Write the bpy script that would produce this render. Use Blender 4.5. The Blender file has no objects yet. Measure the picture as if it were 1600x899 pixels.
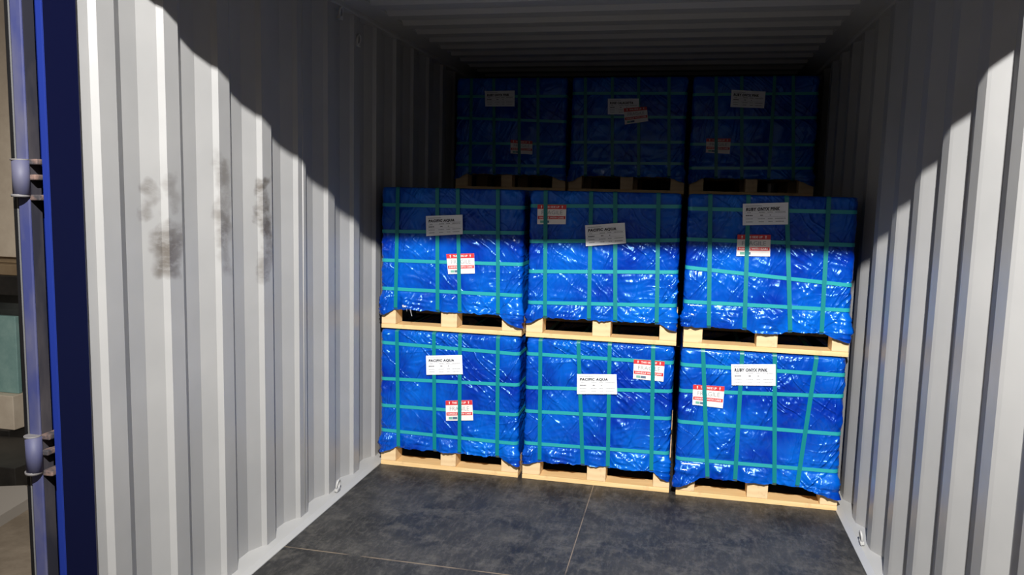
import bpy, bmesh, math, random
import numpy as np
from mathutils import Vector, Matrix, Euler

S = bpy.context.scene
COL = S.collection

# ------------------------------------------------------------ camera
CX, CZ = 0.36813, 1.40902
YAW, PITCH, ROLL, FPX = 0.21167, 0.11572, 0.02422, 1227.7
cam_d = bpy.data.cameras.new('camera')
cam = bpy.data.objects.new('camera', cam_d); COL.objects.link(cam)
cy_, sy_ = math.cos(YAW), math.sin(YAW); cp_, sp_ = math.cos(PITCH), math.sin(PITCH)
f0 = Vector((-sy_, cy_, 0)); r0 = Vector((cy_, sy_, 0)); u0 = Vector((0, 0, 1))
fw = f0 * cp_ - u0 * sp_; up = u0 * cp_ + f0 * sp_
r3 = r0 * math.cos(ROLL) + up * math.sin(ROLL); u3 = up * math.cos(ROLL) - r0 * math.sin(ROLL)
cam.matrix_world = Matrix(((r3.x, u3.x, -fw.x, CX), (r3.y, u3.y, -fw.y, 0), (r3.z, u3.z, -fw.z, CZ), (0, 0, 0, 1)))
cam_d.sensor_width = 36.0; cam_d.lens = 36.0 * FPX / 1600.0
cam_d.clip_start = 0.05; cam_d.clip_end = 200
S.camera = cam

# ------------------------------------------------------------ light and exposure
S.view_settings.view_transform = 'Standard'
S.view_settings.look = 'None'
S.view_settings.gamma = 1.0
S.view_settings.use_curve_mapping = False
S.view_settings.exposure = 0.0
w = bpy.data.worlds.new('night_sky'); S.world = w; w.use_nodes = True
w.node_tree.nodes['Background'].inputs[0].default_value = (0.72, 0.64, 0.58, 1)
w.node_tree.nodes['Background'].inputs[1].default_value = 0.22

def lamp(name, loc, target, power, size, spot=150, col=(1, 1, 1), blend=1.0):
    ld = bpy.data.lights.new(name, 'SPOT'); ld.energy = power; ld.color = col
    ld.spot_size = math.radians(spot); ld.spot_blend = blend; ld.shadow_soft_size = size
    o = bpy.data.objects.new(name, ld); COL.objects.link(o); o.location = loc
    d = Vector(target) - Vector(loc)
    o.rotation_euler = d.to_track_quat('-Z', 'Y').to_euler()
    return o
LY = -0.55
lamp('floodlight', (0.48, LY, 2.165 + 0.455 * (1.775 - LY)), (0.35, 3.6, 0.9), 1640, 0.028, 96, (1.0, 0.985, 0.965))
lamp('far_floodlight', (2.0, -12.0, 2.165 + 0.154 * 13.8), (0.0, 4.0, 1.4), 30, 0.15, 60, (0.92, 0.95, 1.0))
lamp('yard_fill', (-2.6, 0.6, 3.6), (-3.9, 4.0, 0.6), 75, 0.1, 46, (1.0, 0.93, 0.84))  # added fill spot, brightens the slabs and ground outside the door

# ------------------------------------------------------------ materials
def mat(name, col, rough=0.5, spec=0.5, metal=0.0, coat=0.0, coat_rough=0.2):
    m = bpy.data.materials.new(name); m.use_nodes = True
    b = m.node_tree.nodes['Principled BSDF']
    b.inputs['Base Color'].default_value = (*col, 1)
    b.inputs['Roughness'].default_value = rough
    b.inputs['Specular IOR Level'].default_value = spec
    b.inputs['Metallic'].default_value = metal
    b.inputs['Coat Weight'].default_value = coat
    b.inputs['Coat Roughness'].default_value = coat_rough
    return m

class N:
    """small helper around a material's node tree"""
    def __init__(s, m): s.m = m; s.t = m.node_tree; s.b = s.t.nodes['Principled BSDF']
    def n(s, typ, **k):
        o = s.t.nodes.new(typ)
        for a, v in k.items(): setattr(o, a, v)
        return o
    def link(s, a, b): s.t.links.new(a, b)
    def val(s, sock, v):
        if isinstance(v, (int, float)): sock.default_value = v
        elif isinstance(v, (tuple, list)): sock.default_value = v
        else: s.link(v, sock)
    def math(s, op, a, b=0.0, c=0.0, clamp=False):
        o = s.n('ShaderNodeMath', operation=op); o.use_clamp = clamp
        s.val(o.inputs[0], a); s.val(o.inputs[1], b)
        if len(o.inputs) > 2: s.val(o.inputs[2], c)
        return o.outputs[0]
    def noise(s, vec, scale, detail=3, rough=0.55):
        o = s.n('ShaderNodeTexNoise'); o.inputs['Scale'].default_value = scale
        o.inputs['Detail'].default_value = detail; o.inputs['Roughness'].default_value = rough
        if vec is not None: s.link(vec, o.inputs['Vector'])
        return o.outputs[0]
    def coord(s, scale=(1, 1, 1)):
        c = s.n('ShaderNodeTexCoord'); mp = s.n('ShaderNodeMapping')
        mp.inputs['Scale'].default_value = scale
        s.link(c.outputs['Object'], mp.inputs[0]); return mp.outputs[0]
    def mix(s, fac, a, b):
        o = s.n('ShaderNodeMix', data_type='RGBA'); s.val(o.inputs[0], fac)
        for i, v in ((6, a), (7, b)):
            if isinstance(v, tuple): o.inputs[i].default_value = (*v[:3], 1)
            else: s.link(v, o.inputs[i])
        return o.outputs[2]
    def ramp(s, f, a, b):
        o = s.n('ShaderNodeMapRange'); s.link(f, o.inputs[0]); o.inputs[1].default_value = a; o.inputs[2].default_value = b
        return o.outputs[0]
    def bump(s, h, strength, dist):
        o = s.n('ShaderNodeBump'); o.inputs['Strength'].default_value = strength; o.inputs['Distance'].default_value = dist
        s.link(h, o.inputs['Height']); s.link(o.outputs[0], s.b.inputs['Normal'])

def wall_material(name, blobs):
    m = mat(name, (0.56, 0.56, 0.55), 0.36, 0.5); k = N(m)
    c = k.coord(); sep = k.n('ShaderNodeSeparateXYZ'); k.link(c, sep.inputs[0])
    n1 = k.noise(c, 3.0, 4); n2 = k.noise(k.coord((1, 2.2, 5)), 6.0, 5, 0.7)
    wy = k.math('MULTIPLY', k.math('SUBTRACT', k.noise(c, 9.0, 3), .5), .16); wz = k.math('MULTIPLY', k.math('SUBTRACT', k.noise(k.coord((1.3, 1, 1)), 7.0, 3), .5), .30)
    py = k.math('ADD', sep.outputs[1], wy); pz = k.math('ADD', sep.outputs[2], wz)
    base = k.mix(k.ramp(n1, 0.35, 0.7), (0.355, 0.352, 0.345), (0.40, 0.395, 0.385))
    tot = None
    for (y, z, ry, rz, st) in blobs:
        dy = k.math('DIVIDE', k.math('SUBTRACT', py, y), ry)
        dz = k.math('DIVIDE', k.math('SUBTRACT', pz, z), rz)
        d = k.math('ADD', k.math('MULTIPLY', dy, dy), k.math('MULTIPLY', dz, dz))
        f = k.math('MULTIPLY', k.math('SUBTRACT', 1.0, d, clamp=True), st)
        tot = f if tot is None else k.math('MAXIMUM', tot, f)
    if tot is not None:
        fac = k.math('MULTIPLY', k.math('MULTIPLY', tot, 1.25), k.ramp(n2, 0.22, 0.55), clamp=True)
        base = k.mix(fac, base, (0.13, 0.115, 0.10))
    # road dust splashed along the foot of the wall
    lo = k.math('MULTIPLY', k.math('SUBTRACT', 1.0, k.math('DIVIDE', sep.outputs[2], 0.12), clamp=True), k.ramp(k.noise(k.coord((1, 3, 9)), 4.0), 0.45, 0.7))
    base = k.mix(k.math('MULTIPLY', lo, 0.35), base, (0.42, 0.40, 0.37))
    k.link(base, k.b.inputs['Base Color'])
    k.bump(k.noise(c, 6.0, 2), 0.25, 0.004)
    return m
M_WALL_L = wall_material('grey_paint_scuffed', [(2.14, 1.22, .07, .10, .8), (2.07, 1.38, .05, .035, .5), (2.17, 1.40, .05, .06, .4),
    (2.445, 1.46, .05, .08, .55), (2.445, 1.28, .05, .16, .65), (2.72, 1.43, .05, .06, .8), (2.72, 1.29, .05, .13, 1.0), (2.72, 1.14, .05, .07, .6), (1.81, 1.07, .02, .012, 1.0)])
M_WALL = wall_material('grey_paint', [])
M_RAIL = mat('rail_paint', (0.46, 0.455, 0.44), 0.4)
M_CEIL = mat('ceiling_paint', (0.46, 0.45, 0.43), 0.5)

def mk_floor():
    m = mat('dark_film_plywood', (0.03, 0.03, 0.032), 0.55, 0.25); k = N(m)
    c = k.coord(); sep = k.n('ShaderNodeSeparateXYZ'); k.link(c, sep.inputs[0])
    n1 = k.noise(c, 4.0, 6, 0.65); n2 = k.noise(k.coord((30, 9, 1)), 1.3, 6, 0.78); n3 = k.noise(c, 7.0, 7, 0.75)
    col = k.mix(k.ramp(n1, 0.38, 0.68), (0.018, 0.018, 0.018), (0.058, 0.056, 0.053))
    col = k.mix(k.math('MULTIPLY', k.ramp(n2, 0.48, 0.74), 0.55), col, (0.145, 0.135, 0.12))
    col = k.mix(k.math('MULTIPLY', k.ramp(n3, 0.50, 0.70), 0.6), col, (0.15, 0.14, 0.122))
    def line(v, at, wd):
        return k.math('LESS_THAN', k.math('ABSOLUTE', k.math('SUBTRACT', v, at)), wd)
    worn = k.ramp(k.noise(c, 9.0, 3), 0.30, 0.5)
    s1 = k.math('MULTIPLY', line(sep.outputs[1], 2.737, 0.0035), k.math('LESS_THAN', sep.outputs[0], 0.0))
    s2 = k.math('MULTIPLY', line(sep.outputs[0], -0.0015, 0.0020), 1.0)
    s3 = line(sep.outputs[1], 5.18, 0.003)
    s = k.math('MULTIPLY', k.math('MAXIMUM', k.math('MAXIMUM', s1, s2), s3), worn)
    col = k.mix(k.math('MULTIPLY', s, 0.8), col, (0.26, 0.20, 0.14))
    k.link(col, k.b.inputs['Base Color'])
    k.link(k.math('ADD', k.math('MULTIPLY', n1, 0.3), 0.33), k.b.inputs['Roughness'])
    k.bump(n2, 0.35, 0.002)
    return m
M_FLOOR = mk_floor()

def mk_tarp():
    m = mat('blue_tarpaulin', (0.004, 0.09, 0.72), 0.26, 0.75, coat=0.18, coat_rough=0.1); k = N(m)
    k.b.inputs['Specular Tint'].default_value = (0.30, 0.62, 1.0, 1)
    c = k.coord(); n = k.noise(c, 3.2, 3)
    col = k.mix(k.ramp(n, 0.38, 0.66), (0.0, 0.026, 0.34), (0.0, 0.125, 0.62))
    k.link(col, k.b.inputs['Base Color'])
    tot = None
    for i, (ang, sc, off, wt) in enumerate(((0.95, (1, 1, 10.), 0.0, 1.0), (-0.7, (1, 1, 10.), 3.1, .8), (1.35, (1, 1, 12.), 7.7, .6), (0.12, (1, 1, 9.0), 5.2, .5))):
        tc = k.n('ShaderNodeTexCoord'); mp = k.n('ShaderNodeMapping'); mp.vector_type = 'POINT'
        wn = k.n('ShaderNodeTexNoise'); wn.inputs['Scale'].default_value = 5; k.link(tc.outputs['Object'], wn.inputs['Vector'])
        ad = k.n('ShaderNodeVectorMath', operation='MULTIPLY_ADD'); k.link(wn.outputs['Color'], ad.inputs[0]); ad.inputs[1].default_value = (.09, .09, .09); k.link(tc.outputs['Object'], ad.inputs[2])
        rt = k.n('ShaderNodeVectorRotate', rotation_type='Y_AXIS'); rt.inputs['Angle'].default_value = ang; k.link(ad.outputs[0], rt.inputs['Vector'])
        k.link(rt.outputs[0], mp.inputs[0]); mp.inputs['Scale'].default_value = sc; mp.inputs['Location'].default_value = (off, off, off)
        nn = k.noise(mp.outputs[0], 2.7, 1, .5)
        rg = k.math('SUBTRACT', 1.0, k.math('MULTIPLY', k.math('ABSOLUTE', k.math('SUBTRACT', nn, .5)), 7.0), clamp=True)
        gate = k.ramp(k.noise(mp.outputs[0], 1.1, 1),   .47, .64)
        t = k.math('MULTIPLY', k.math('MULTIPLY', k.math('POWER', rg, 1.6), gate), wt)
        tot = t if tot is None else k.math('ADD', tot, t)
    h = k.math('ADD', tot, k.math('MULTIPLY', k.noise(k.coord((1, 1, 0.6)), 60.0, 2, 0.6), 0.22))
    k.bump(h, 0.8, 0.006)
    return m
M_TARP = mk_tarp()
M_STRAP_V = mat('green_strapping', (0.0, 0.20, 0.21), 0.38, 0.5)
M_STRAP_H = mat('pale_green_strapping', (0.02, 0.34, 0.36), 0.30, 0.6)
M_PAPER = mat('white_paper', (0.90, 0.90, 0.91), 0.45)
M_STICK = mat('cream_sticker_paper', (0.88, 0.82, 0.77), 0.4)
M_RED = mat('red_ink', (0.62, 0.035, 0.04), 0.4)
M_INK = mat('black_ink', (0.02, 0.02, 0.03), 0.5)
M_GREY = mat('grey_ink', (0.30, 0.30, 0.31), 0.5)
M_GREEN = mat('green_ink', (0.16, 0.42, 0.33), 0.5)
M_SLATE = mat('slate_ink', (0.10, 0.16, 0.24), 0.5)
def mk_wood(name, a, b):
    m = mat(name, a, 0.6, 0.3); k = N(m)
    n = k.noise(k.coord((2.5, 30, 30)), 1.5, 5, 0.65); n2 = k.noise(k.coord(), 14, 4)
    col = k.mix(k.ramp(n, 0.35, 0.65), a, b)
    col = k.mix(k.math('MULTIPLY', k.ramp(n2, 0.62, 0.75), 0.5), col, (0.50, 0.30, 0.14))
    k.link(col, k.b.inputs['Base Color']); k.bump(n, 0.3, 0.002)
    return m
M_BOARD = mk_wood('pine_board', (0.80, 0.52, 0.23), (0.88, 0.62, 0.31))
def mk_end():
    m = mat('pine_end_grain', (0.80, 0.56, 0.30), 0.65, 0.25); k = N(m)
    wv = k.n('ShaderNodeTexWave', wave_type='RINGS'); wv.inputs['Scale'].default_value = 9; wv.inputs['Distortion'].default_value = 3
    k.link(k.coord(), wv.inputs['Vector'])
    col = k.mix(k.math('MULTIPLY', wv.outputs['Fac'], 0.4), (0.82, 0.60, 0.34), (0.70, 0.46, 0.24))
    k.link(k.mix(k.math('MULTIPLY', k.ramp(k.noise(k.coord(), 22, 3), .6, .75), .45), col, (0.45, 0.28, 0.14)), k.b.inputs['Base Color'])
    return m
M_BLOCK = mk_end()
M_FILM = mat('whitish_film', (0.6, 0.62, 0.66), 0.25)
M_CAP = mat('worn_hinge_edge', (0.20, 0.19, 0.19), 0.6)
M_NAVY = mat('navy_paint', (0.006, 0.018, 0.16), 0.42)
M_POST = mat('dark_navy_post_face', (0.0025, 0.004, 0.028), 0.6, 0.15)  # left post's inward face, much darker navy than its edge strip
M_BLUE = mat('bright_blue_paint', (0.010, 0.028, 0.22), 0.4)
def mk_dusty():
    m = mat('dusty_blue_paint', (0.15, 0.17, 0.40), 0.6); k = N(m)
    col = k.mix(k.ramp(k.noise(k.coord((1, 1, .4)), 9, 4), .4, .65), (0.040, 0.050, 0.17), (0.11, 0.11, 0.17))
    k.link(col, k.b.inputs['Base Color']); return m
M_DUSTY = mk_dusty()
def mk_grime():
    m = mat('grimy_seal', (0.03, 0.03, 0.04), 0.7); k = N(m)
    col = k.mix(k.ramp(k.noise(k.coord((1, 1, .3)), 11, 4), .45, .75), (0.022, 0.022, 0.034), (0.075, 0.065, 0.07))
    k.link(col, k.b.inputs['Base Color']); return m
M_GRIME = mk_grime()
def mk_rust():
    m = mat('rusty_steel', (0.15, 0.1, 0.08), 0.8); k = N(m)
    col = k.mix(k.ramp(k.noise(k.coord(), 40, 4), .4, .65), (0.05, 0.045, 0.05), (0.24, 0.15, 0.12))
    k.link(col, k.b.inputs['Base Color']); k.bump(k.noise(k.coord(), 60, 3), .6, .004); return m
M_RUST = mk_rust()
M_RUBBER = mat('black_rubber', (0.006, 0.006, 0.007), 0.5)
M_SEAL_EDGE = mat('grey_seal_edge', (0.16, 0.16, 0.16), 0.6)
def mk_concrete():
    m = mat('yard_concrete', (0.25, 0.22, 0.18), 0.85); k = N(m)
    col = k.mix(k.ramp(k.noise(k.coord(), 6, 6, .7), .35, .65), (0.21, 0.165, 0.115), (0.32, 0.26, 0.19))
    k.link(col, k.b.inputs['Base Color']); return m
M_CONC = mk_concrete()
M_KERB = mat('pale_concrete', (0.42, 0.38, 0.33), 0.8)
def mk_stone(name, a, b):
    m = mat(name, a, 0.5); k = N(m)
    k.link(k.mix(k.ramp(k.noise(k.coord(), 5, 6, .7), .35, .65), a, b), k.b.inputs['Base Color']); return m
M_BEIGE = mk_stone('beige_stone', (0.62, 0.52, 0.40), (0.74, 0.64, 0.50))
M_TAN = mk_stone('tan_stone', (0.26, 0.18, 0.10), (0.34, 0.25, 0.15))
M_TEAL = mk_stone('aqua_stone', (0.20, 0.36, 0.34), (0.32, 0.50, 0.46))
M_GREYST = mk_stone('dark_grey_stone', (0.03, 0.035, 0.033), (0.06, 0.065, 0.06))
M_DARKW = mk_stone('dark_timber', (0.012, 0.011, 0.010), (0.03, 0.027, 0.023))

# ------------------------------------------------------------ mesh helpers
def link(name, me, m, parent=None, smooth=False):
    o = bpy.data.objects.new(name, me)
    for x in (m if isinstance(m, (list, tuple)) else [m]): me.materials.append(x)
    if smooth: me.polygons.foreach_set('use_smooth', [True] * len(me.polygons))
    COL.objects.link(o)
    if parent: o.parent = parent
    return o
def bm_box(bm, x0, x1, y0, y1, z0, z1, bevel=0.0, mi=0):
    r = bmesh.ops.create_cube(bm, size=1.0)
    vs = r['verts']
    for v in vs:
        v.co = Vector(((x0 + x1) / 2 + v.co.x * (x1 - x0), (y0 + y1) / 2 + v.co.y * (y1 - y0), (z0 + z1) / 2 + v.co.z * (z1 - z0)))
    fs = set(f for v in vs for f in v.link_faces)
    for f in fs: f.material_index = mi
    if bevel > 0:
        es = list(set(e for v in vs for e in v.link_edges))
        bmesh.ops.bevel(bm, geom=es, offset=bevel, segments=2, affect='EDGES', profile=0.5)
def fin(bm, name):
    me = bpy.data.meshes.new(name); bmesh.ops.recalc_face_normals(bm, faces=bm.faces); bm.to_mesh(me); bm.free(); return me
def box(name, m, *a, bevel=0.0, parent=None):
    bm = bmesh.new(); bm_box(bm, *a, bevel=bevel); return link(name, fin(bm, name), m, parent)
def bm_cyl(bm, p, q, r, seg=20, mi=0):
    p, q = Vector(p), Vector(q); d = q - p
    R_ = d.to_track_quat('Z', 'Y').to_matrix().to_4x4(); R_.translation = (p + q) / 2
    rr = bmesh.ops.create_cone(bm, cap_ends=True, segments=seg, radius1=r, radius2=r, depth=d.length, matrix=R_)
    for v in rr['verts']:
        for f in v.link_faces: f.material_index = mi; f.smooth = len(f.verts) == 4
def struct(o): o['kind'] = 'structure'; return o
def tag(o, label, cat, group=None):
    o['label'] = label; o['category'] = cat
    if group: o['group'] = group
    return o
def empty(name, loc):
    o = bpy.data.objects.new(name, None); o.empty_display_size = 0.2; COL.objects.link(o); o.location = loc; return o
def extrude_profile(name, pts, a0, a1, axis, m, thick=0.002):
    """pts: list of 2D points; swept from a0 to a1 along axis; a thin sheet with real thickness"""
    bm = bmesh.new()
    mk = (lambda p, a: (p[0], p[1], a)) if axis == 'z' else (lambda p, a: (a, p[0], p[1]))
    A = [bm.verts.new(mk(p, a0)) for p in pts]; B = [bm.verts.new(mk(p, a1)) for p in pts]
    for i in range(len(pts) - 1): bm.faces.new((A[i], A[i + 1], B[i + 1], B[i]))
    me = fin(bm, name); o = link(name, me, m)
    md = o.modifiers.new('sheet', 'SOLIDIFY'); md.thickness = thick; md.offset = 0
    return o

# ------------------------------------------------------------ container shell
Y_DOOR, Y_END = 1.785, 7.68
PITCH_W = 0.278
def wall_profile(side, first):
    rise = .015 if side < 0 else .0
    """inner flat, away slope, outer flat, door-facing slope whose last bit is a steeper pressed edge"""
    XI, XO = 1.174, 1.210
    pts = [(side * 1.196, Y_DOOR - 0.004)]
    y = first - PITCH_W * 4
    seq = []
    while y < Y_END + .3:
        seq += [(XI, y), (XI, y + .066), (XO, y + .130), (XO, y + .200), (XI + rise + (.0 if side < 0 else (XO - XI) * 12 / 76), y + .264)]
        y += PITCH_W
    for x, yy in seq:
        if yy > Y_DOOR + 0.012 and yy < Y_END: pts.append((side * x, yy))
    pts.append((side * XI, Y_END))
    return pts
struct(extrude_profile('wall_left', wall_profile(-1, 1.861), 0.014, 2.235, 'z', M_WALL_L))
struct(extrude_profile('wall_right', wall_profile(1, 2.180), 0.014, 2.235, 'z', M_WALL))
# rear (inner end) wall, corrugated the same way
pts = []; x = -1.21
while x < 1.21:
    pts += [(x, Y_END), (x + .07, Y_END), (x + .11, Y_END + .036), (x + .18, Y_END + .036)]; x += .25
pts = [p for p in pts if p[0] < 1.21] + [(1.21, Y_END)]
struct(extrude_profile('wall_back', pts, 0.0, 2.27, 'z', M_WALL))
# floor
bm = bmesh.new(); bm_box(bm, -1.121, 1.121, Y_DOOR - 0.12, Y_END, -0.03, 0.0)
struct(link('floor', fin(bm, 'floor'), M_FLOOR))
# ceiling sheet with shallow ridges running across
CP = 0.209
pts = [(Y_DOOR - 0.05, 2.266)]; y = 3.672 - CP * 8 - .055
while y < Y_END - .2:
    pts += [(y, 2.266), (y + .030, 2.247), (y + .105, 2.247), (y + .135, 2.266)]; y += CP
pts.append((Y_END + .03, 2.266))
struct(extrude_profile('ceiling', pts, -1.05, 1.05, 'x', M_CEIL))
for s, nm in ((-1, 'left'), (1, 'right')):
    bm = bmesh.new()
    a, b = sorted((s * 0.0, s * 1.235)); bm_box(bm, a, b, Y_DOOR - .05, Y_END + .04, 2.2705, 2.285)
    a, b = sorted((s * 1.160, s * 1.235)); bm_box(bm, a, b, Y_DOOR, Y_END + .04, 2.230, 2.272, .006)
    a, b = sorted((s * 1.049, s * 1.165)); bm_box(bm, a, b, Y_DOOR, Y_END + .04, 2.252, 2.272, .003)
    struct(link('trim_1' if s < 0 else 'trim_2', fin(bm, 'top_rail'), M_CEIL))
    # sloping bottom rail between floor and wall
    bm = bmesh.new()
    P = [(s * 1.121, -.03), (s * 1.121, .003), (s * 1.146, .014), (s * 1.222, .024), (s * 1.222, -.03)]
    A = [bm.verts.new((p[0], Y_DOOR, p[1])) for p in P]; B = [bm.verts.new((p[0], Y_END, p[1])) for p in P]
    for i in range(5): bm.faces.new((A[i], A[(i + 1) % 5], B[(i + 1) % 5], B[i]))
    bm.faces.new(A); bm.faces.new(B)
    struct(link('baseboard_' + nm, fin(bm, 'bottom_rail'), M_RAIL))
    # vertical weld bead where two wall panels join
    yb = 3.013 if s < 0 else 3.054
    bm = bmesh.new(); bm_cyl(bm, (s * (1.1735 if s < 0 else 1.178), yb, .03), (s * (1.1735 if s < 0 else 1.178), yb, 2.23), .003, 10)
    struct(link('trim_3' if s < 0 else 'trim_4', fin(bm, 'weld_bead'), M_RAIL))
# door frame: two corner posts, header, sill
bm = bmesh.new()
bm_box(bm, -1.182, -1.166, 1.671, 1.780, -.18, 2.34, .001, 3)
bm_box(bm, -1.183, -1.1665, 1.668, 1.6715, -.18, 2.34, .0008, 0)
bm_box(bm, -1.232, -1.182, 1.730, 1.780, -.18, 2.34, 0, 1)
bm_box(bm, -1.202, -1.196, 1.712, 1.731, -.18, 2.34, .001, 1)
bm_box(bm, -1.215, -1.176, 1.780, 1.785, -.18, 2.26, 0, 2)
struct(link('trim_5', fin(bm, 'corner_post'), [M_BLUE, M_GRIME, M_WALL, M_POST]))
bm = bmesh.new()
bm_box(bm, 1.160, 1.176, 1.654, 1.770, -.18, 2.34, .001, 0); bm_box(bm, 1.176, 1.232, 1.705, 1.775, -.18, 2.34, 0, 0)
struct(link('trim_6', fin(bm, 'corner_post'), M_NAVY))
bm = bmesh.new(); bm_box(bm, -1.232, 1.232, 1.66, 1.770, 2.165, 2.345, .004); struct(link('trim_7', fin(bm, 'header'), M_NAVY))
bm = bmesh.new(); bm_box(bm, -1.232, 1.232, 1.64, 1.770, -.18, -.031, .004); struct(link('trim_8', fin(bm, 'sill'), M_NAVY))

# open door leaf folded back along the outside of the left wall
DX, DY = -1.26, 1.68
d = empty('door_1', (DX, DY, 0)); struct(d)
INV = Matrix.Translation((-DX, -DY, 0))
def dpart(name, m, *a, bevel=0.0):
    o = box(name, m, *a, bevel=bevel); o.parent = d; o.matrix_parent_inverse = INV; return o
dpart('door_panel', M_NAVY, -1.270, -1.232, 1.700, 2.86, -.10, 2.30, bevel=.003)
dpart('edge_channel', M_DUSTY, -1.250, -1.217, 1.660, 1.667, -.10, 2.30, bevel=.003)
dpart('edge_web', M_GRIME, -1.249, -1.219, 1.6675, 1.702, -.10, 2.30, bevel=.001)
dpart('gasket_lip', M_SEAL_EDGE, -1.2605, -1.2565, 1.666, 1.700, -.10, 2.30, bevel=.001)
dpart('gasket', M_RUBBER, -1.2745, -1.2505, 1.668, 1.702, -.10, 2.30, bevel=.004)
for zc, h in ((1.426, .042), (.722, .046), (2.02, .044), (.06, .044)):
    hx, hy = -1.2335, 1.652
    bm = bmesh.new()
    bm_cyl(bm, (hx + .003, hy, zc - h), (hx + .003, hy, zc + h), .0195, 24, 0)
    bm_cyl(bm, (hx, hy, zc - h - .006), (hx, hy, zc - h + .001), .021, 24, 1)
    bm_cyl(bm, (hx, hy, zc + h - .001), (hx, hy, zc + h + .003), .020, 24, 1)
    o = link('hinge', fin(bm, 'hinge'), [M_DUSTY, M_CAP]); o.parent = d; o.matrix_parent_inverse = INV
    bm = bmesh.new()
    for zz, x1 in ((zc + h - .004, -1.192), (zc - h - .008, -1.188), (zc, -1.199)):
        bm_box(bm, -1.219, x1, 1.662, 1.735, zz - .006, zz + .008, .003)
    bm_box(bm, -1.204, -1.188, 1.704, 1.735, zc - h - .02, zc + h + .035, .004)
    q = link('hinge_lug', fin(bm, 'hinge_lug'), M_RUST); q.parent = o

# lashing rings welded near the wall foot and under the ceiling
def ring(loc, side, label, tilt=0.5, R_=.022):
    me = bpy.data.meshes.new('ring'); bm = bmesh.new()
    n, k = 28, 10; g = []
    for i in range(n):
        a = 2 * math.pi * i / n; row = []
        for j in range(k):
            b = 2 * math.pi * j / k; rr = R_ + .005 * math.cos(b)
            row.append(bm.verts.new((.005 * math.sin(b), rr * math.cos(a) * .8, rr * math.sin(a))))
        g.append(row)
    for i in range(n):
        for j in range(k): bm.faces.new((g[i][j], g[(i + 1) % n][j], g[(i + 1) % n][(j + 1) % k], g[i][(j + 1) % k]))
    bm_box(bm, -.008, .008, -.016, .016, -R_ - .010, -R_ + .006, .002)
    bmesh.ops.recalc_face_normals(bm, faces=bm.faces); bm.to_mesh(me); bm.free()
    o = link('lashing_ring', me, M_RAIL, None, True); o.location = loc; o.rotation_euler = (0, side * tilt * -.3, 0)
    tag(o, label, 'lashing ring', 'lashing rings welded to the container walls'); return o
ring((-1.146, 3.29, .052), -1, 'small grey lashing ring at the foot of the left wall near the pallets')
ring((1.146, 3.336, .052), 1, 'small grey lashing ring at the foot of the right wall')
ring((-1.166, 3.37, 2.205), -1, 'small dark lashing ring high on the left wall below the ceiling, nearer the camera')
ring((-1.166, 3.568, 2.125), -1, 'small dark lashing ring high on the left wall, further in')

# ------------------------------------------------------------ the wrapped crates
def rnoise(seed, x, y):
    """2D gradient noise on arrays, about -1..1"""
    rs = np.random.RandomState(seed); ang = rs.rand(256) * 2 * np.pi; perm = rs.permutation(256)
    xi = np.floor(x).astype(int); yi = np.floor(y).astype(int); xf = x - xi; yf = y - yi
    def g(ix, iy, dx, dy):
        h = perm[(perm[ix & 255] + iy) & 255]; return np.cos(ang[h]) * dx + np.sin(ang[h]) * dy
    u = xf ** 3 * (xf * (xf * 6 - 15) + 10); v = yf ** 3 * (yf * (yf * 6 - 15) + 10)
    a = g(xi, yi, xf, yf); b = g(xi + 1, yi, xf - 1, yf); c = g(xi, yi + 1, xf, yf - 1); e = g(xi + 1, yi + 1, xf - 1, yf - 1)
    return 1.5 * ((a * (1 - u) + b * u) * (1 - v) + (c * (1 - u) + e * u) * v)
def sstep(a, b, t):
    t = np.clip((t - a) / (b - a), 0, 1); return t * t * (3 - 2 * t)

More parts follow.
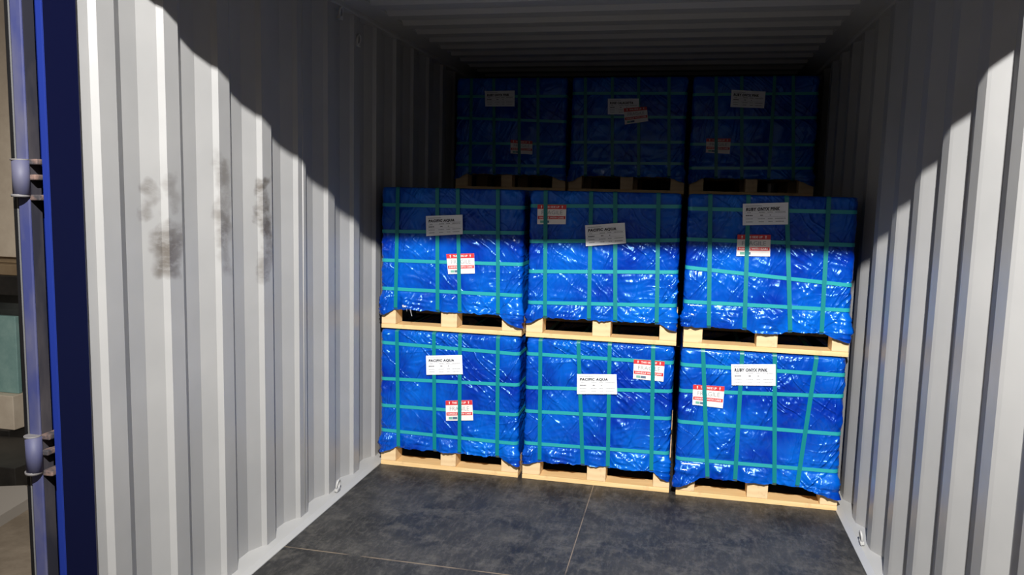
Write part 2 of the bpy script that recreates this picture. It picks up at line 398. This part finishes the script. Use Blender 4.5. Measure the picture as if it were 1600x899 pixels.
def wrap_mesh(c, seed, step):
    """blue sheet tied round a block w by d; c holds straps, stickers and hem measured on the front face"""
    w_, d_ = c['w'], c['d']; r = .022; zt = .713
    # perimeter points (x, y, nx, ny), starting at the middle of the back, counter-clockwise seen from above -> passes front left to right
    P = []
    def seg(p, q, n, st):
        L = math.dist(p, q); k = max(1, int(L / st))
        for i in range(k):
            t = i / k; P.append((p[0] + (q[0] - p[0]) * t, p[1] + (q[1] - p[1]) * t, n[0], n[1]))
    def arc(cx, cy, a0):
        for i in range(6):
            a = a0 + i / 6 * math.pi / 2; P.append((cx + r * math.cos(a), cy + r * math.sin(a), math.cos(a), math.sin(a)))
    seg((0, d_ - r), (0, r), (-1, 0), step * 1.7); arc(r, r, math.pi)
    seg((r, 0), (w_ - r, 0), (0, -1), step); arc(w_ - r, r, 1.5 * math.pi)
    seg((w_, r), (w_, d_ - r), (1, 0), step * 1.7); arc(w_ - r, d_ - r, 0)
    seg((w_ - r, d_), (r, d_), (0, 1), step * 4); arc(r, d_ - r, .5 * math.pi)
    P = np.array(P); n = len(P)
    hx = [h[0] for h in c['hem']]; hz = [min(h[1], .103) for h in c['hem']]
    front = P[:, 1] < r * .99
    hem = np.interp(P[:, 0], hx, hz)
    side_h = np.interp(P[:, 1], [0, .10, .22, d_], [0, .045, .05, .05])
    endz = np.where(P[:, 0] < w_ / 2, hz[0], hz[-1])
    hem = np.where(front, hem, np.minimum(endz + side_h, .115))
    uu = np.arange(n) * 1.0
    arcL = np.concatenate([[0], np.cumsum(np.hypot(np.diff(P[:, 0]), np.diff(P[:, 1])))])
    hem = hem + .004 * rnoise(seed + 9, arcL * 26, arcL * 0 + .3) + .003 * rnoise(seed + 8, arcL * 70, arcL * 0 + .3)
    nz = int((zt - .08) / step)
    T = np.linspace(0, 1, nz + 1)[:, None]
    Z = hem[None, :] + (zt - hem[None, :]) * T
    X = np.repeat(P[None, :, 0], nz + 1, 0); Y = np.repeat(P[None, :, 1], nz + 1, 0)
    A = np.repeat(arcL[None, :], nz + 1, 0)
    # distance to the nearest strap or sticker on the front
    D = np.full(Z.shape, 9.0)
    for (xa, za, xb, zb) in c['V']:
        xs = xa + (Z - za) / (zb - za) * (xb - xa); D = np.minimum(D, np.maximum(np.abs(X - xs) - .012, 0))
    for (za, zb) in c['H']:
        zs = za + (zb - za) * X / w_; D = np.minimum(D, np.maximum(np.abs(Z - zs) - .010, 0))
    if 1:
        for q in (c.get('lab'), c.get('fr')):
            if not q: continue
            x0 = min(p[0] for p in q); x1 = max(p[0] for p in q); z0 = min(p[1] for p in q); z1 = max(p[1] for p in q)
            dx = np.maximum(np.maximum(x0 - X, X - x1), 0); dz = np.maximum(np.maximum(z0 - Z, Z - z1), 0)
            D = np.minimum(D, np.hypot(dx, dz) + .0)
    D = np.where(np.repeat(front[None, :], nz + 1, 0), D, np.minimum(D, 9))
    # side straps share the horizontal ones
    free = sstep(0, .045, D)
    low = sstep(.26, .14, Z)              # loose skirt below the lowest strap
    # big soft puffs
    disp = .0032 * free * (1 + .8 * rnoise(seed, A * 7, Z * 6))
    # long creases in several directions
    wx = .03 * rnoise(seed + 3, A * 5, Z * 5); wz = .03 * rnoise(seed + 4, A * 5, Z * 5)
    cr = np.zeros(Z.shape)
    for i, (ang, fa, fb, am) in enumerate(((1.0, 2.6, 24, 1.0), (2.3, 2.6, 24, .8), (1.45, 3, 34, .7), (.3, 3.5, 30, .6), (2.75, 4, 40, .5))):
        ca, sa = math.cos(ang), math.sin(ang); p = (A + wx) * ca + (Z + wz) * sa; q = -(A + wx) * sa + (Z + wz) * ca
        rg = 1 - np.abs(rnoise(seed + 20 + i, p * fa, q * fb)) * 2.2
        gate = sstep(-.1, .55, rnoise(seed + 40 + i, A * 4 + i, Z * 4))
        cr += am * np.clip(rg, 0, 1) ** 2 * gate
    disp += .0085 * cr * (.22 + .78 * free)
    # small gathers hanging below each horizontal strap
    for i, (za, zb) in enumerate(c['H']):
        zs = za + (zb - za) * X / w_; dd = np.abs(zs - Z); below = sstep(.09, .012, dd)
        disp += .0038 * below * np.clip(1 - np.abs(rnoise(seed + 60 + i, A * 42 + (Z - zs) * 12, Z * 5)) * 2, 0, 1)
    # skirt: horizontal folds and flare
    hf = np.clip(1 - np.abs(rnoise(seed + 70, A * 5 + Z * 3, Z * 42 + A * 4)) * 2.1, 0, 1)
    disp += low * (.003 + .007 * hf)
    edge = np.minimum(np.abs(X), np.abs(w_ - X))
    disp += low * sstep(.16, .0, edge) * (.006 + .010 * np.clip(rnoise(seed + 71, A * 9, Z * 16) + .3, 0, 1))
    # keep under straps and stickers
    capv = .0015 + .022 * sstep(0, .05, D) + .06 * D
    disp = np.where((D < .05) & (np.repeat(front[None, :], nz + 1, 0)), np.minimum(disp, capv), disp)
    sidecap = np.repeat((np.abs(P[:, 3]) < .5)[None, :], nz + 1, 0)
    disp = np.where(sidecap, np.minimum(disp, .006), disp)
    disp *= 1 - sstep(zt - .02, zt, Z) * .9
    VX = X + disp * P[None, :, 2]; VY = Y + disp * P[None, :, 3]
    verts = np.stack([VX, VY, Z], -1).reshape(-1, 3)
    # rounded shoulder and flat top
    cx, cyy = w_ / 2, d_ / 2; rows = [verts]
    for (ins, dz) in ((.006, .003), (.02, .0045), (.10, .0045)):
        x2 = P[:, 0] - P[:, 2] * ins; y2 = P[:, 1] - P[:, 3] * ins
        rows.append(np.stack([x2, y2, np.full(n, zt + dz)], -1))
    verts = np.concatenate(rows); R = nz + 1 + 3
    i = np.arange(R - 1)[:, None] * n + np.arange(n)[None, :]; j = np.arange(R - 1)[:, None] * n + (np.arange(n)[None, :] + 1) % n
    F = np.stack([i, j, j + n, i + n], -1).reshape(-1, 4).tolist()
    F.append([(R - 1) * n + k for k in range(n)])
    me = bpy.data.meshes.new('tarpaulin_wrap'); me.from_pydata(verts.tolist(), [], F); me.update()
    return me

def ribbon(path, nrm, w_, th, wdir=None):
    """flat band following path; nrm outward per point"""
    bm = bmesh.new(); rings = []
    for i, p in enumerate(path):
        p = Vector(p); a = Vector(path[max(i - 1, 0)]); b = Vector(path[min(i + 1, len(path) - 1)]); t = (b - a).normalized()
        nn = Vector(nrm[i]).normalized(); s = t.cross(nn).normalized() * (w_ / 2)
        rings.append([bm.verts.new(p - s), bm.verts.new(p + s), bm.verts.new(p + s + nn * th), bm.verts.new(p - s + nn * th)])
    for i in range(len(rings) - 1):
        for k in range(4): bm.faces.new((rings[i][k], rings[i][(k + 1) % 4], rings[i + 1][(k + 1) % 4], rings[i + 1][k]))
    bm.faces.new(rings[0]); bm.faces.new(rings[-1])
    return bm

_tc = {}
def text_geo(s, bold=0.0, shear=0.0):
    """text as triangles in a unit box: x 0..1, y 0..1"""
    key = (s, bold, shear)
    if key in _tc: return _tc[key]
    cu = bpy.data.curves.new('t', 'FONT'); cu.body = s; cu.offset = bold; cu.shear = shear; cu.resolution_u = 2; cu.space_character = 1.12 if bold > .03 else 1.0
    o = bpy.data.objects.new('t', cu); me = bpy.data.meshes.new_from_object(o)
    co = np.array([v.co[:2] for v in me.vertices]); fs = [list(p.vertices) for p in me.polygons]
    lo = co.min(0); hi = co.max(0); co = (co - lo) / (hi - lo)
    bpy.data.objects.remove(o); bpy.data.curves.remove(cu); bpy.data.meshes.remove(me)
    _tc[key] = (co, fs); return _tc[key]

class Sheet:
    """a sticker given by its corners TL TR BR BL on the crate's front, printed matter included in the one mesh"""
    def __init__(s, quad, y, curl, seed):
        s.q = quad; s.y = y; s.v = []; s.f = []; s.m = []; s.curl = curl; s.seed = seed
    def pt(s, u, v, lift):
        (ax, az), (bx, bz), (cx, cz), (dx, dz) = s.q
        x = (1 - u) * (1 - v) * dx + u * (1 - v) * cx + u * v * bx + (1 - u) * v * ax
        z = (1 - u) * (1 - v) * dz + u * (1 - v) * cz + u * v * bz + (1 - u) * v * az
        e = abs(u - .5) * 2
        yy = s.y - s.curl * (max(0, e - .5) ** 2 + .3 * math.sin(u * 7 + s.seed) ** 2 * (1 - v))
        return (x, yy - lift, z)
    def grid(s, u0, u1, v0, v1, mi, lift, nu=1, nv=1):
        b = len(s.v)
        for j in range(nv + 1):
            for i in range(nu + 1): s.v.append(s.pt(u0 + (u1 - u0) * i / nu, v0 + (v1 - v0) * j / nv, lift))
        for j in range(nv):
            for i in range(nu):
                a = b + j * (nu + 1) + i; s.f.append([a, a + 1, a + nu + 2, a + nu + 1]); s.m.append(mi)
    def text(s, t, u0, u1, v0, v1, mi, lift, bold=0.0, shear=0.0):
        co, fs = text_geo(t, bold, shear); b = len(s.v)
        for x, y in co: s.v.append(s.pt(u0 + (u1 - u0) * x, v0 + (v1 - v0) * y, lift))
        for f in fs: s.f.append([b + i for i in f]); s.m.append(mi)
    def poly(s, pts, mi, lift):
        b = len(s.v)
        for u, v in pts: s.v.append(s.pt(u, v, lift))
        s.f.append([b + i for i in range(len(pts))]); s.m.append(mi)
    def build(s, name, mats, parent):
        me = bpy.data.meshes.new(name); me.from_pydata(s.v, [], s.f); me.polygons.foreach_set('material_index', s.m); me.update()
        return link(name, me, mats, parent)

def shipping_label(c, y, parent, title, seed):
    s = Sheet(c, y, .004, seed)
    s.grid(0, 1, 0, 1, 0, 0, 12, 4); s.grid(0, 1, 0, 1, 0, -.0006, 12, 4)
    s.text(title, .07, (.78 if len(title) < 13 else .82), .65, .81, 1, .0012, .055, .12)
    rs = random.Random(seed)
    def dash(u0, u1, v, h, mi=2):     # rows of print too small to read
        u = u0
        while u < u1 - .008:
            l = min(rs.uniform(.010, .022), u1 - u); s.grid(u, u + l, v, v + h, mi, .0012); u += l + .007
    dash(.06, .42, .87, .028, 2)
    for r_, cells in ((.56, ((.10, .18), (.36, .50), (.55, .66), (.72, .95))), (.42, ((.07, .23), (.39, .45), (.60, .63))),
                      (.27, ((.07, .23), (.34, .50), (.56, .66), (.72, .95))), (.13, ((.08, .23), (.36, .48), (.57, .66), (.73, .92)))):
        for a, b in cells: dash(a, b, r_, .035 if r_ != .42 else .05, 2 if r_ != .42 else 1)
    for v in (.37, .53, .64): s.grid(.04, .96, v, v + .006, 2, .0010)
    return s.build('shipping_label', [M_PAPER, M_INK, M_GREY], parent)

def fragile_sticker(c, y, parent, seed):
    s = Sheet(c, y, .003, seed)
    s.grid(0, 1, 0, 1, 0, 0, 10, 4); s.grid(0, 1, 0, 1, 0, -.0006, 10, 4)
    s.grid(0, 1, .775, 1, 1, .0009, 10, 1); s.grid(.02, .98, .26, .42, 1, .0009, 10, 1)
    s.text('THIS SIDE UP', .24, .76, .835, .935, 0, .0016, .02)
    for u in (.14, .86):
        s.poly([(u - .011, .82), (u + .011, .82), (u + .011, .90), (u + .028, .90), (u, .965), (u - .028, .90), (u - .011, .90)], 0, .0016)
    s.text('FRAGILE', .15, .87, .50, .70, 2, .0014, -.004)
    s.text('HANDLE WITH CARE', .07, .93, .295, .385, 0, .0016, .02)
    s.grid(.10, .24, .07, .19, 3, .0012); s.grid(.25, .42, .07, .19, 4, .0012)
    return s.build('fragile_sticker', [M_STICK, M_RED, M_GREY, M_GREEN, M_SLATE], parent)

def crate(key, loc, c, label, group, seed, step, title):
    root = empty('wrapped_crate', loc)
    tag(root, label, 'crate', group)
    w_, d_ = c['w'], c['d']
    # pallet: part; its boards and blocks are sub-parts
    blk = c['blk']; bz = .022; th = .080
    pd = c['pd']
    bm = bmesh.new()
    for k in range(5):
        y = .02 + k * (pd - .12) / 4; bm_box(bm, 0.004, w_ - .004, y, y + .095, bz + th, bz + th + .016, .002)
    pal = link('pallet', fin(bm, 'pallet'), M_BOARD, root)
    bm = bmesh.new(); bm_box(bm, c['px'][0], c['px'][1], .010, .115, 0, bz, .002); link('bottom_board', fin(bm, 'bb'), M_BOARD, pal)
    bm = bmesh.new()
    bm_box(bm, c['px'][0], c['px'][1], pd / 2 - .05, pd / 2 + .05, 0, bz, .002); link('bottom_board', fin(bm, 'bb'), M_BOARD, pal)
    bm = bmesh.new()
    bm_box(bm, c['px'][0], c['px'][1], pd - .11, pd - .01, 0, bz, .002); link('bottom_board', fin(bm, 'bb'), M_BOARD, pal)
    for (xa, xb) in blk:
        for (ya, yb) in ((.012, .112), (pd / 2 - .05, pd / 2 + .05), (pd - .11, pd - .012)):
            bm = bmesh.new(); bm_box(bm, xa, xb, ya, yb, bz, bz + th, .003)
            link('block', fin(bm, 'block'), M_BLOCK, pal)
    wr = link('tarpaulin_wrap', wrap_mesh(c, seed, step), M_TARP, root, True)
    # horizontal bands run once round the load
    r = .022
    for (za, zb) in c['H']:
        o_ = .0035; path, nr = [], []
        def add(x, y, nx, ny):
            path.append((x + nx * o_, y + ny * o_, za + (zb - za) * x / w_)); nr.append((nx, ny, 0))
        add(.0, d_ * .9, -1, 0); add(0, d_ * .5, -1, 0); add(0, r + .1, -1, 0)
        for i in range(7):
            a = math.pi + i / 6 * math.pi / 2; add(r + r * math.cos(a), r + r * math.sin(a), math.cos(a), math.sin(a))
        for i in range(1, 12): add(r + (w_ - 2 * r) * i / 12, 0, 0, -1)
        for i in range(7):
            a = 1.5 * math.pi + i / 6 * math.pi / 2; add(w_ - r + r * math.cos(a), r + r * math.sin(a), math.cos(a), math.sin(a))
        add(w_, r + .1, 1, 0); add(w_, d_ * .5, 1, 0); add(w_, d_ * .9, 1, 0)
        link('horizontal_strap', fin(ribbon(path, nr, .017, .0012), 'hs'), M_STRAP_H, root)
    for (xa, za, xb, zb) in c['V']:
        o_ = .0085; path, nr = [], []
        xs = lambda z: xa + (z - za) / (zb - za) * (xb - xa)
        zb2 = .108
        path += [(xs(zb2), .06, .0985), (xs(zb2), .006, .0985)]; nr += [(0, 0, -1), (0, -.3, -1)]
        for i in range(13):
            z = zb2 + .004 + (.705 - zb2) * i / 12; path.append((xs(z), -o_, z)); nr.append((0, -1, 0))
        path += [(xs(.713), -o_ + .002, .7155), (xs(.713), .012, .7182), (xs(.713), .10, .7184), (xs(.713), d_ - .02, .7184)]; nr += [(0, -1, .6), (0, -.2, 1), (0, 0, 1), (0, 0, 1)]
        link('vertical_strap', fin(ribbon(path, nr, .019, .0011), 'vs'), M_STRAP_V, root)
    if c.get('fr'): fragile_sticker(c['fr'], -.0065 if not c.get('frtop') else -.0145, root, seed)
    if c.get('lab'): shipping_label(c['lab'], -.0125, root, title, seed)
    return root

# ------------------------------------------------------------ crate data (metres, from each crate's front lower left corner)
CR = {
    'UL': dict(V=[(0.087, 0.719, 0.079, 0.12), (0.295, 0.495, 0.301, 0.116), (0.403, 0.499, 0.416, 0.114), (0.598, 0.721, 0.612, 0.12)], H=[(0.349, 0.357), (0.206, 0.204), (0.495, 0.51), (0.628, 0.632)], lab=[(0.236, 0.578), (0.424, 0.59), (0.427, 0.495), (0.24, 0.479)], fr=[(0.342, 0.393), (0.485, 0.402), (0.49, 0.303), (0.354, 0.294)], hem=[(-0.01, 0.053), (0.071, 0.116), (0.312, 0.108), (0.419, 0.111), (0.615, 0.116), (0.638, 0.077), (0.724, 0.042)], blk=[(-0.004, 0.072), (0.313, 0.397), (0.628, 0.729)], px=(-0.004, 0.729), w=0.722, x0=-1.113),
    'UM': dict(V=[(0.073, 0.7, 0.087, 0.118), (0.291, 0.705, 0.301, 0.116), (0.404, 0.708, 0.427, 0.117), (0.605, 0.687, 0.622, 0.117)], H=[(0.471, 0.501), (0.325, 0.352), (0.173, 0.194), (0.642, 0.657)], lab=[(0.268, 0.557), (0.454, 0.575), (0.464, 0.479), (0.275, 0.458)], fr=[(0.035, 0.649), (0.175, 0.651), (0.174, 0.559), (0.036, 0.555)], hem=[(-0.015, 0.062), (0.074, 0.106), (0.314, 0.115), (0.401, 0.111), (0.628, 0.111), (0.65, 0.095), (0.717, 0.066)], blk=[(-0.01, 0.073), (0.317, 0.405), (0.636, 0.717)], px=(-0.01, 0.717), w=0.706, x0=-0.353),
    'UR': dict(V=[(0.093, 0.687, 0.116, 0.111), (0.263, 0.573, 0.275, 0.121), (0.435, 0.574, 0.474, 0.124), (0.602, 0.665, 0.61, 0.12)], H=[(0.508, 0.507), (0.378, 0.327), (0.218, 0.215), (0.649, 0.652)], lab=[(0.236, 0.677), (0.431, 0.688), (0.435, 0.59), (0.24, 0.58)], fr=[(0.221, 0.537), (0.365, 0.541), (0.368, 0.443), (0.221, 0.44)], hem=[(-0.005, 0.113), (0.088, 0.105), (0.278, 0.121), (0.322, 0.092), (0.39, 0.087), (0.473, 0.119), (0.622, 0.115), (0.665, 0.086), (0.753, 0.057)], blk=[(0.003, 0.09), (0.333, 0.426), (0.661, 0.734)], px=(0.003, 0.734), w=0.724, x0=0.392),
    'LL': dict(V=[(0.087, 0.708, 0.1, 0.116), (0.284, 0.696, 0.295, 0.12), (0.42, 0.7, 0.427, 0.112), (0.615, 0.698, 0.624, 0.116)], H=[(0.65, 0.636), (0.461, 0.48), (0.32, 0.328), (0.19, 0.18)], lab=[(0.245, 0.598), (0.433, 0.614), (0.439, 0.517), (0.249, 0.5)], fr=[(0.35, 0.372), (0.489, 0.386), (0.496, 0.282), (0.354, 0.268)], hem=[(-0.002, 0.066), (0.081, 0.112), (0.297, 0.115), (0.43, 0.11), (0.633, 0.115), (0.663, 0.092), (0.74, 0.055)], blk=[(-0.004, 0.077), (0.321, 0.402), (0.641, 0.729)], px=(-0.004, 0.729), w=0.722, x0=-1.113),
    'LM': dict(V=[(0.069, 0.69, 0.081, 0.115), (0.256, 0.693, 0.296, 0.112), (0.406, 0.694, 0.419, 0.115), (0.612, 0.694, 0.628, 0.126)], H=[(0.642, 0.643), (0.472, 0.506), (0.352, 0.372), (0.189, 0.201)], lab=[(0.254, 0.559), (0.444, 0.571), (0.451, 0.474), (0.257, 0.46)], fr=[(0.523, 0.649), (0.668, 0.648), (0.666, 0.551), (0.523, 0.555)], hem=[(-0.01, 0.078), (0.088, 0.116), (0.305, 0.113), (0.406, 0.114), (0.633, 0.125), (0.666, 0.084), (0.725, 0.043)], blk=[(-0.01, 0.081), (0.316, 0.409), (0.638, 0.717)], px=(-0.01, 0.717), w=0.706, x0=-0.353),
    'LR': dict(V=[(0.097, 0.703, 0.146, 0.12), (0.272, 0.701, 0.273, 0.124), (0.416, 0.711, 0.449, 0.128), (0.596, 0.714, 0.552, 0.128)], H=[(0.642, 0.642), (0.516, 0.545), (0.366, 0.368), (0.186, 0.192)], lab=[(0.225, 0.66), (0.421, 0.674), (0.427, 0.574), (0.233, 0.562)], fr=[(0.059, 0.55), (0.202, 0.552), (0.199, 0.448), (0.06, 0.454)], hem=[(0.003, 0.044), (0.095, 0.09), (0.112, 0.111), (0.271, 0.118), (0.334, 0.102), (0.454, 0.118), (0.557, 0.12), (0.635, 0.086), (0.738, 0.054)], blk=[(0.003, 0.09), (0.331, 0.426), (0.657, 0.734)], px=(0.003, 0.734), w=0.724, x0=0.392),
    'BL': dict(V=[(0.1, 0.6, 0.1, 0.1), (0.256, 0.386, 0.263, 0.104), (0.423, 0.387, 0.43, 0.107), (0.537, 0.694, 0.554, 0.109)], H=[(0.463, 0.441), (0.6, 0.6), (0.3, 0.3), (0.16, 0.16)], lab=[(0.191, 0.633), (0.388, 0.635), (0.39, 0.535), (0.196, 0.535)], fr=[(0.367, 0.325), (0.511, 0.318), (0.514, 0.233), (0.369, 0.237)], hem=[(0, 0.06), (0.08, 0.11), (0.3, 0.115), (0.62, 0.115), (0.68, 0.08), (0.735, 0.06)], blk=[(-0.004, 0.081), (0.305, 0.379), (0.644, 0.729)], px=(-0.004, 0.729), w=0.722, x0=-1.113),
    'BM': dict(V=[(0.085, 0.541, 0.1, 0.115), (0.254, 0.541, 0.27, 0.118), (0.417, 0.541, 0.435, 0.12), (0.602, 0.541, 0.621, 0.124)], H=[(0.617, 0.615), (0.473, 0.47), (0.313, 0.319), (0.184, 0.188)], lab=[(0.225, 0.583), (0.417, 0.583), (0.421, 0.486), (0.228, 0.486)], fr=[(0.326, 0.523), (0.468, 0.534), (0.48, 0.445), (0.337, 0.424)], hem=[(0, 0.06), (0.08, 0.11), (0.3, 0.115), (0.62, 0.115), (0.68, 0.08), (0.717, 0.06)], blk=[(-0.01, 0.075), (0.32, 0.4), (0.632, 0.717)], px=(-0.01, 0.717), w=0.706, x0=-0.353),
    'BR': dict(V=[(0.139, 0.541, 0.16, 0.129), (0.289, 0.541, 0.312, 0.131), (0.585, 0.541, 0.61, 0.137), (0.47, 0.6, 0.47, 0.1)], H=[(0.607, 0.612), (0.468, 0.47), (0.308, 0.31), (0.162, 0.173)], lab=[(0.224, 0.633), (0.422, 0.623), (0.419, 0.524), (0.223, 0.532)], fr=[(0.091, 0.343), (0.236, 0.344), (0.234, 0.251), (0.092, 0.258)], hem=[(0, 0.06), (0.08, 0.11), (0.3, 0.115), (0.62, 0.115), (0.68, 0.08), (0.733, 0.06)], blk=[(0.003, 0.088), (0.338, 0.409), (0.649, 0.734)], px=(0.003, 0.734), w=0.724, x0=0.392),
}
U_ = 0.7232; Y_F, Y_B = 3.738, 5.037
INFO = {
 'LL': ('blue wrapped crate on the floor beside the left wall, fragile sticker below its label', 'PACIFIC AQUA'),
 'LM': ('blue wrapped floor crate in the middle, fragile sticker at its upper right corner', 'PACIFIC AQUA'),
 'LR': ('blue wrapped crate on the floor beside the right wall, with slanting green straps', 'RUBY ONYX PINK'),
 'UL': ('blue wrapped crate stacked on the left floor crate, torn film at its lower edge', 'PACIFIC AQUA'),
 'UM': ('blue wrapped crate stacked in the middle, half in shadow, with a tilted white label', 'PACIFIC AQUA'),
 'UR': ('blue wrapped crate stacked beside the right wall, label directly above a fragile sticker', 'RUBY ONYX PINK'),
 'BL': ('shadowed blue wrapped crate of the topmost rear layer, left of three', 'RUBY ONYX PINK'),
 'BM': ('shadowed blue wrapped crate of the topmost rear layer, middle, sticker overlapping its label', 'ROSE CALACATTA'),
 'BR': ('shadowed blue wrapped crate of the topmost rear layer, right of three', 'RUBY ONYX PINK'),
}
GR = {'L': 'wrapped crates standing on the floor at the front', 'U': 'wrapped crates stacked on the front floor crates', 'B': 'wrapped crates of the topmost rear layer'}
roots = {}
for n_, (k_, c_) in enumerate(CR.items()):
    c_['d'] = 1.20; c_['pd'] = 1.19
    if k_ == 'BM': c_['frtop'] = True
    z0 = {'L': 0.0, 'U': U_, 'B': 2 * U_}[k_[0]]
    yf = Y_B if k_[0] == 'B' else Y_F - (.015 if k_[1] == 'R' else 0)
    roots[k_] = crate(k_, (c_['x0'], yf, z0), c_, INFO[k_][0], GR[k_[0]], 11 + 17 * n_, .0058 if k_[0] != 'B' else .014, INFO[k_][1])
# the rear stacks' lower crates carry the topmost layer: copies without stickers
def kids(o): return [x for x in bpy.data.objects if x.parent == o]
for k_, side in (('BL', 'left'), ('BM', 'middle'), ('BR', 'right')):
    for lv, word in ((0, 'on the floor'), (1, 'second from the floor')):
        src = roots[k_]; r2 = src.copy(); COL.objects.link(r2); r2.location.z = lv * U_
        tag(r2, 'blue wrapped crate %s in the %s rear stack' % (word, side), 'crate', 'hidden lower crates of the rear stacks')
        for ch in kids(src):
            if ch.name.startswith(('shipping', 'fragile')): continue
            c2 = ch.copy(); COL.objects.link(c2); c2.parent = r2
            for g in kids(ch):
                g2 = g.copy(); COL.objects.link(g2); g2.parent = c2

# torn end of clear film hanging from the upper left crate
bm = bmesh.new(); rs = random.Random(4)
for st in range(4):
    x = .124 + st * .010; z = .128 - .003 * st; prev = None
    dx = (.004, .010, -.002, .018)[st]; L = (.022, .030, .018, .045)[st]
    for i in range(7):
        t = i / 6; wv = .010 * (1 - t) + .0015
        a = bm.verts.new((x + dx * t - wv / 2, -.018 - .006 * math.sin(t * 5 + st), z - L * t)); b = bm.verts.new((x + dx * t + wv / 2, -.021 - .004 * math.cos(t * 4 + st), z - L * t + .002))
        if prev: bm.faces.new((prev[0], prev[1], b, a))
        prev = (a, b)
fl = link('torn_film', fin(bm, 'torn_film'), M_FILM, roots['UL']); md = fl.modifiers.new('t', 'SOLIDIFY'); md.thickness = .0006

# ------------------------------------------------------------ the yard seen past the open door
bm = bmesh.new(); bm_box(bm, -14, 8, -10, 24, -.35, -.25); struct(link('floor_yard', fin(bm, 'yard'), M_CONC))
bm = bmesh.new()
P = [(-2.800, 3.02), (-2.860, 3.33), (-3.011, 3.425), (-3.30, 3.30), (-3.30, 2.78)]
A = [bm.verts.new((x, y, -.25)) for x, y in P]; B = [bm.verts.new((x, y, -.195)) for x, y in P]
for i in range(5): bm.faces.new((A[i], A[(i + 1) % 5], B[(i + 1) % 5], B[i]))
bm.faces.new(B); bm.faces.new(A)
bmesh.ops.recalc_face_normals(bm, faces=bm.faces)
k = link('concrete_kerb', fin(bm, 'kerb'), M_KERB); tag(k, 'pale concrete kerb block on the yard floor beyond the open door', 'kerb')
# stone slabs standing on timber beside the container
def slab(name, m, x0, x1, y0, y1, z0, z1, label, cat, grp=None, lean=0.0):
    bm = bmesh.new(); bm_box(bm, x0, x1, y0, y1, z0, z1, .004)
    for v in bm.verts: v.co.y += (v.co.z - z0) * lean
    o = link(name, fin(bm, name), m); tag(o, label, cat, grp); return o
slab('stone_slab', M_BEIGE, -4.55, -3.555, 4.03, 4.06, .965, 3.0, 'tall beige stone slab standing on a timber beam left of the open door', 'slab', None, .04)
slab('stone_slab', M_TAN, -4.60, -3.50, 4.065, 4.095, .925, 3.0, 'brown stone slab standing behind the beige slab', 'slab', None, .04)
slab('timber_beam', M_TAN, -4.7, -3.52, 3.98, 4.12, .86, .924, 'brown timber beam carrying the tall stone slabs', 'beam')
slab('timber_beam', M_DARKW, -4.7, -3.52, 3.96, 4.14, .74, .859, 'dark timber beam under the brown one', 'beam')
slab('stone_slab', M_TEAL, -4.4, -3.615, 4.02, 4.05, .115, .60, 'pale aqua stone slab standing on a timber block near the ground', 'slab')
slab('stone_slab', M_GREYST, -4.5, -3.60, 4.09, 4.12, .115, .735, 'dark grey stone slab behind the aqua slab', 'slab')
slab('timber_block', M_BEIGE, -4.3, -3.60, 3.96, 4.10, -.10, .114, 'pale timber block under the aqua stone slab', 'timber block')
slab('timber_block', M_DARKW, -4.4, -3.62, 3.94, 4.12, -.25, -.101, 'dark timber block resting on the yard floor', 'timber block')

slab('timber_sleeper', M_DARKW, -4.6, -3.12, 3.47, 3.93, -.25, -.13, 'low dark timber sleeper on the yard floor in front of the slab rack', 'timber sleeper')
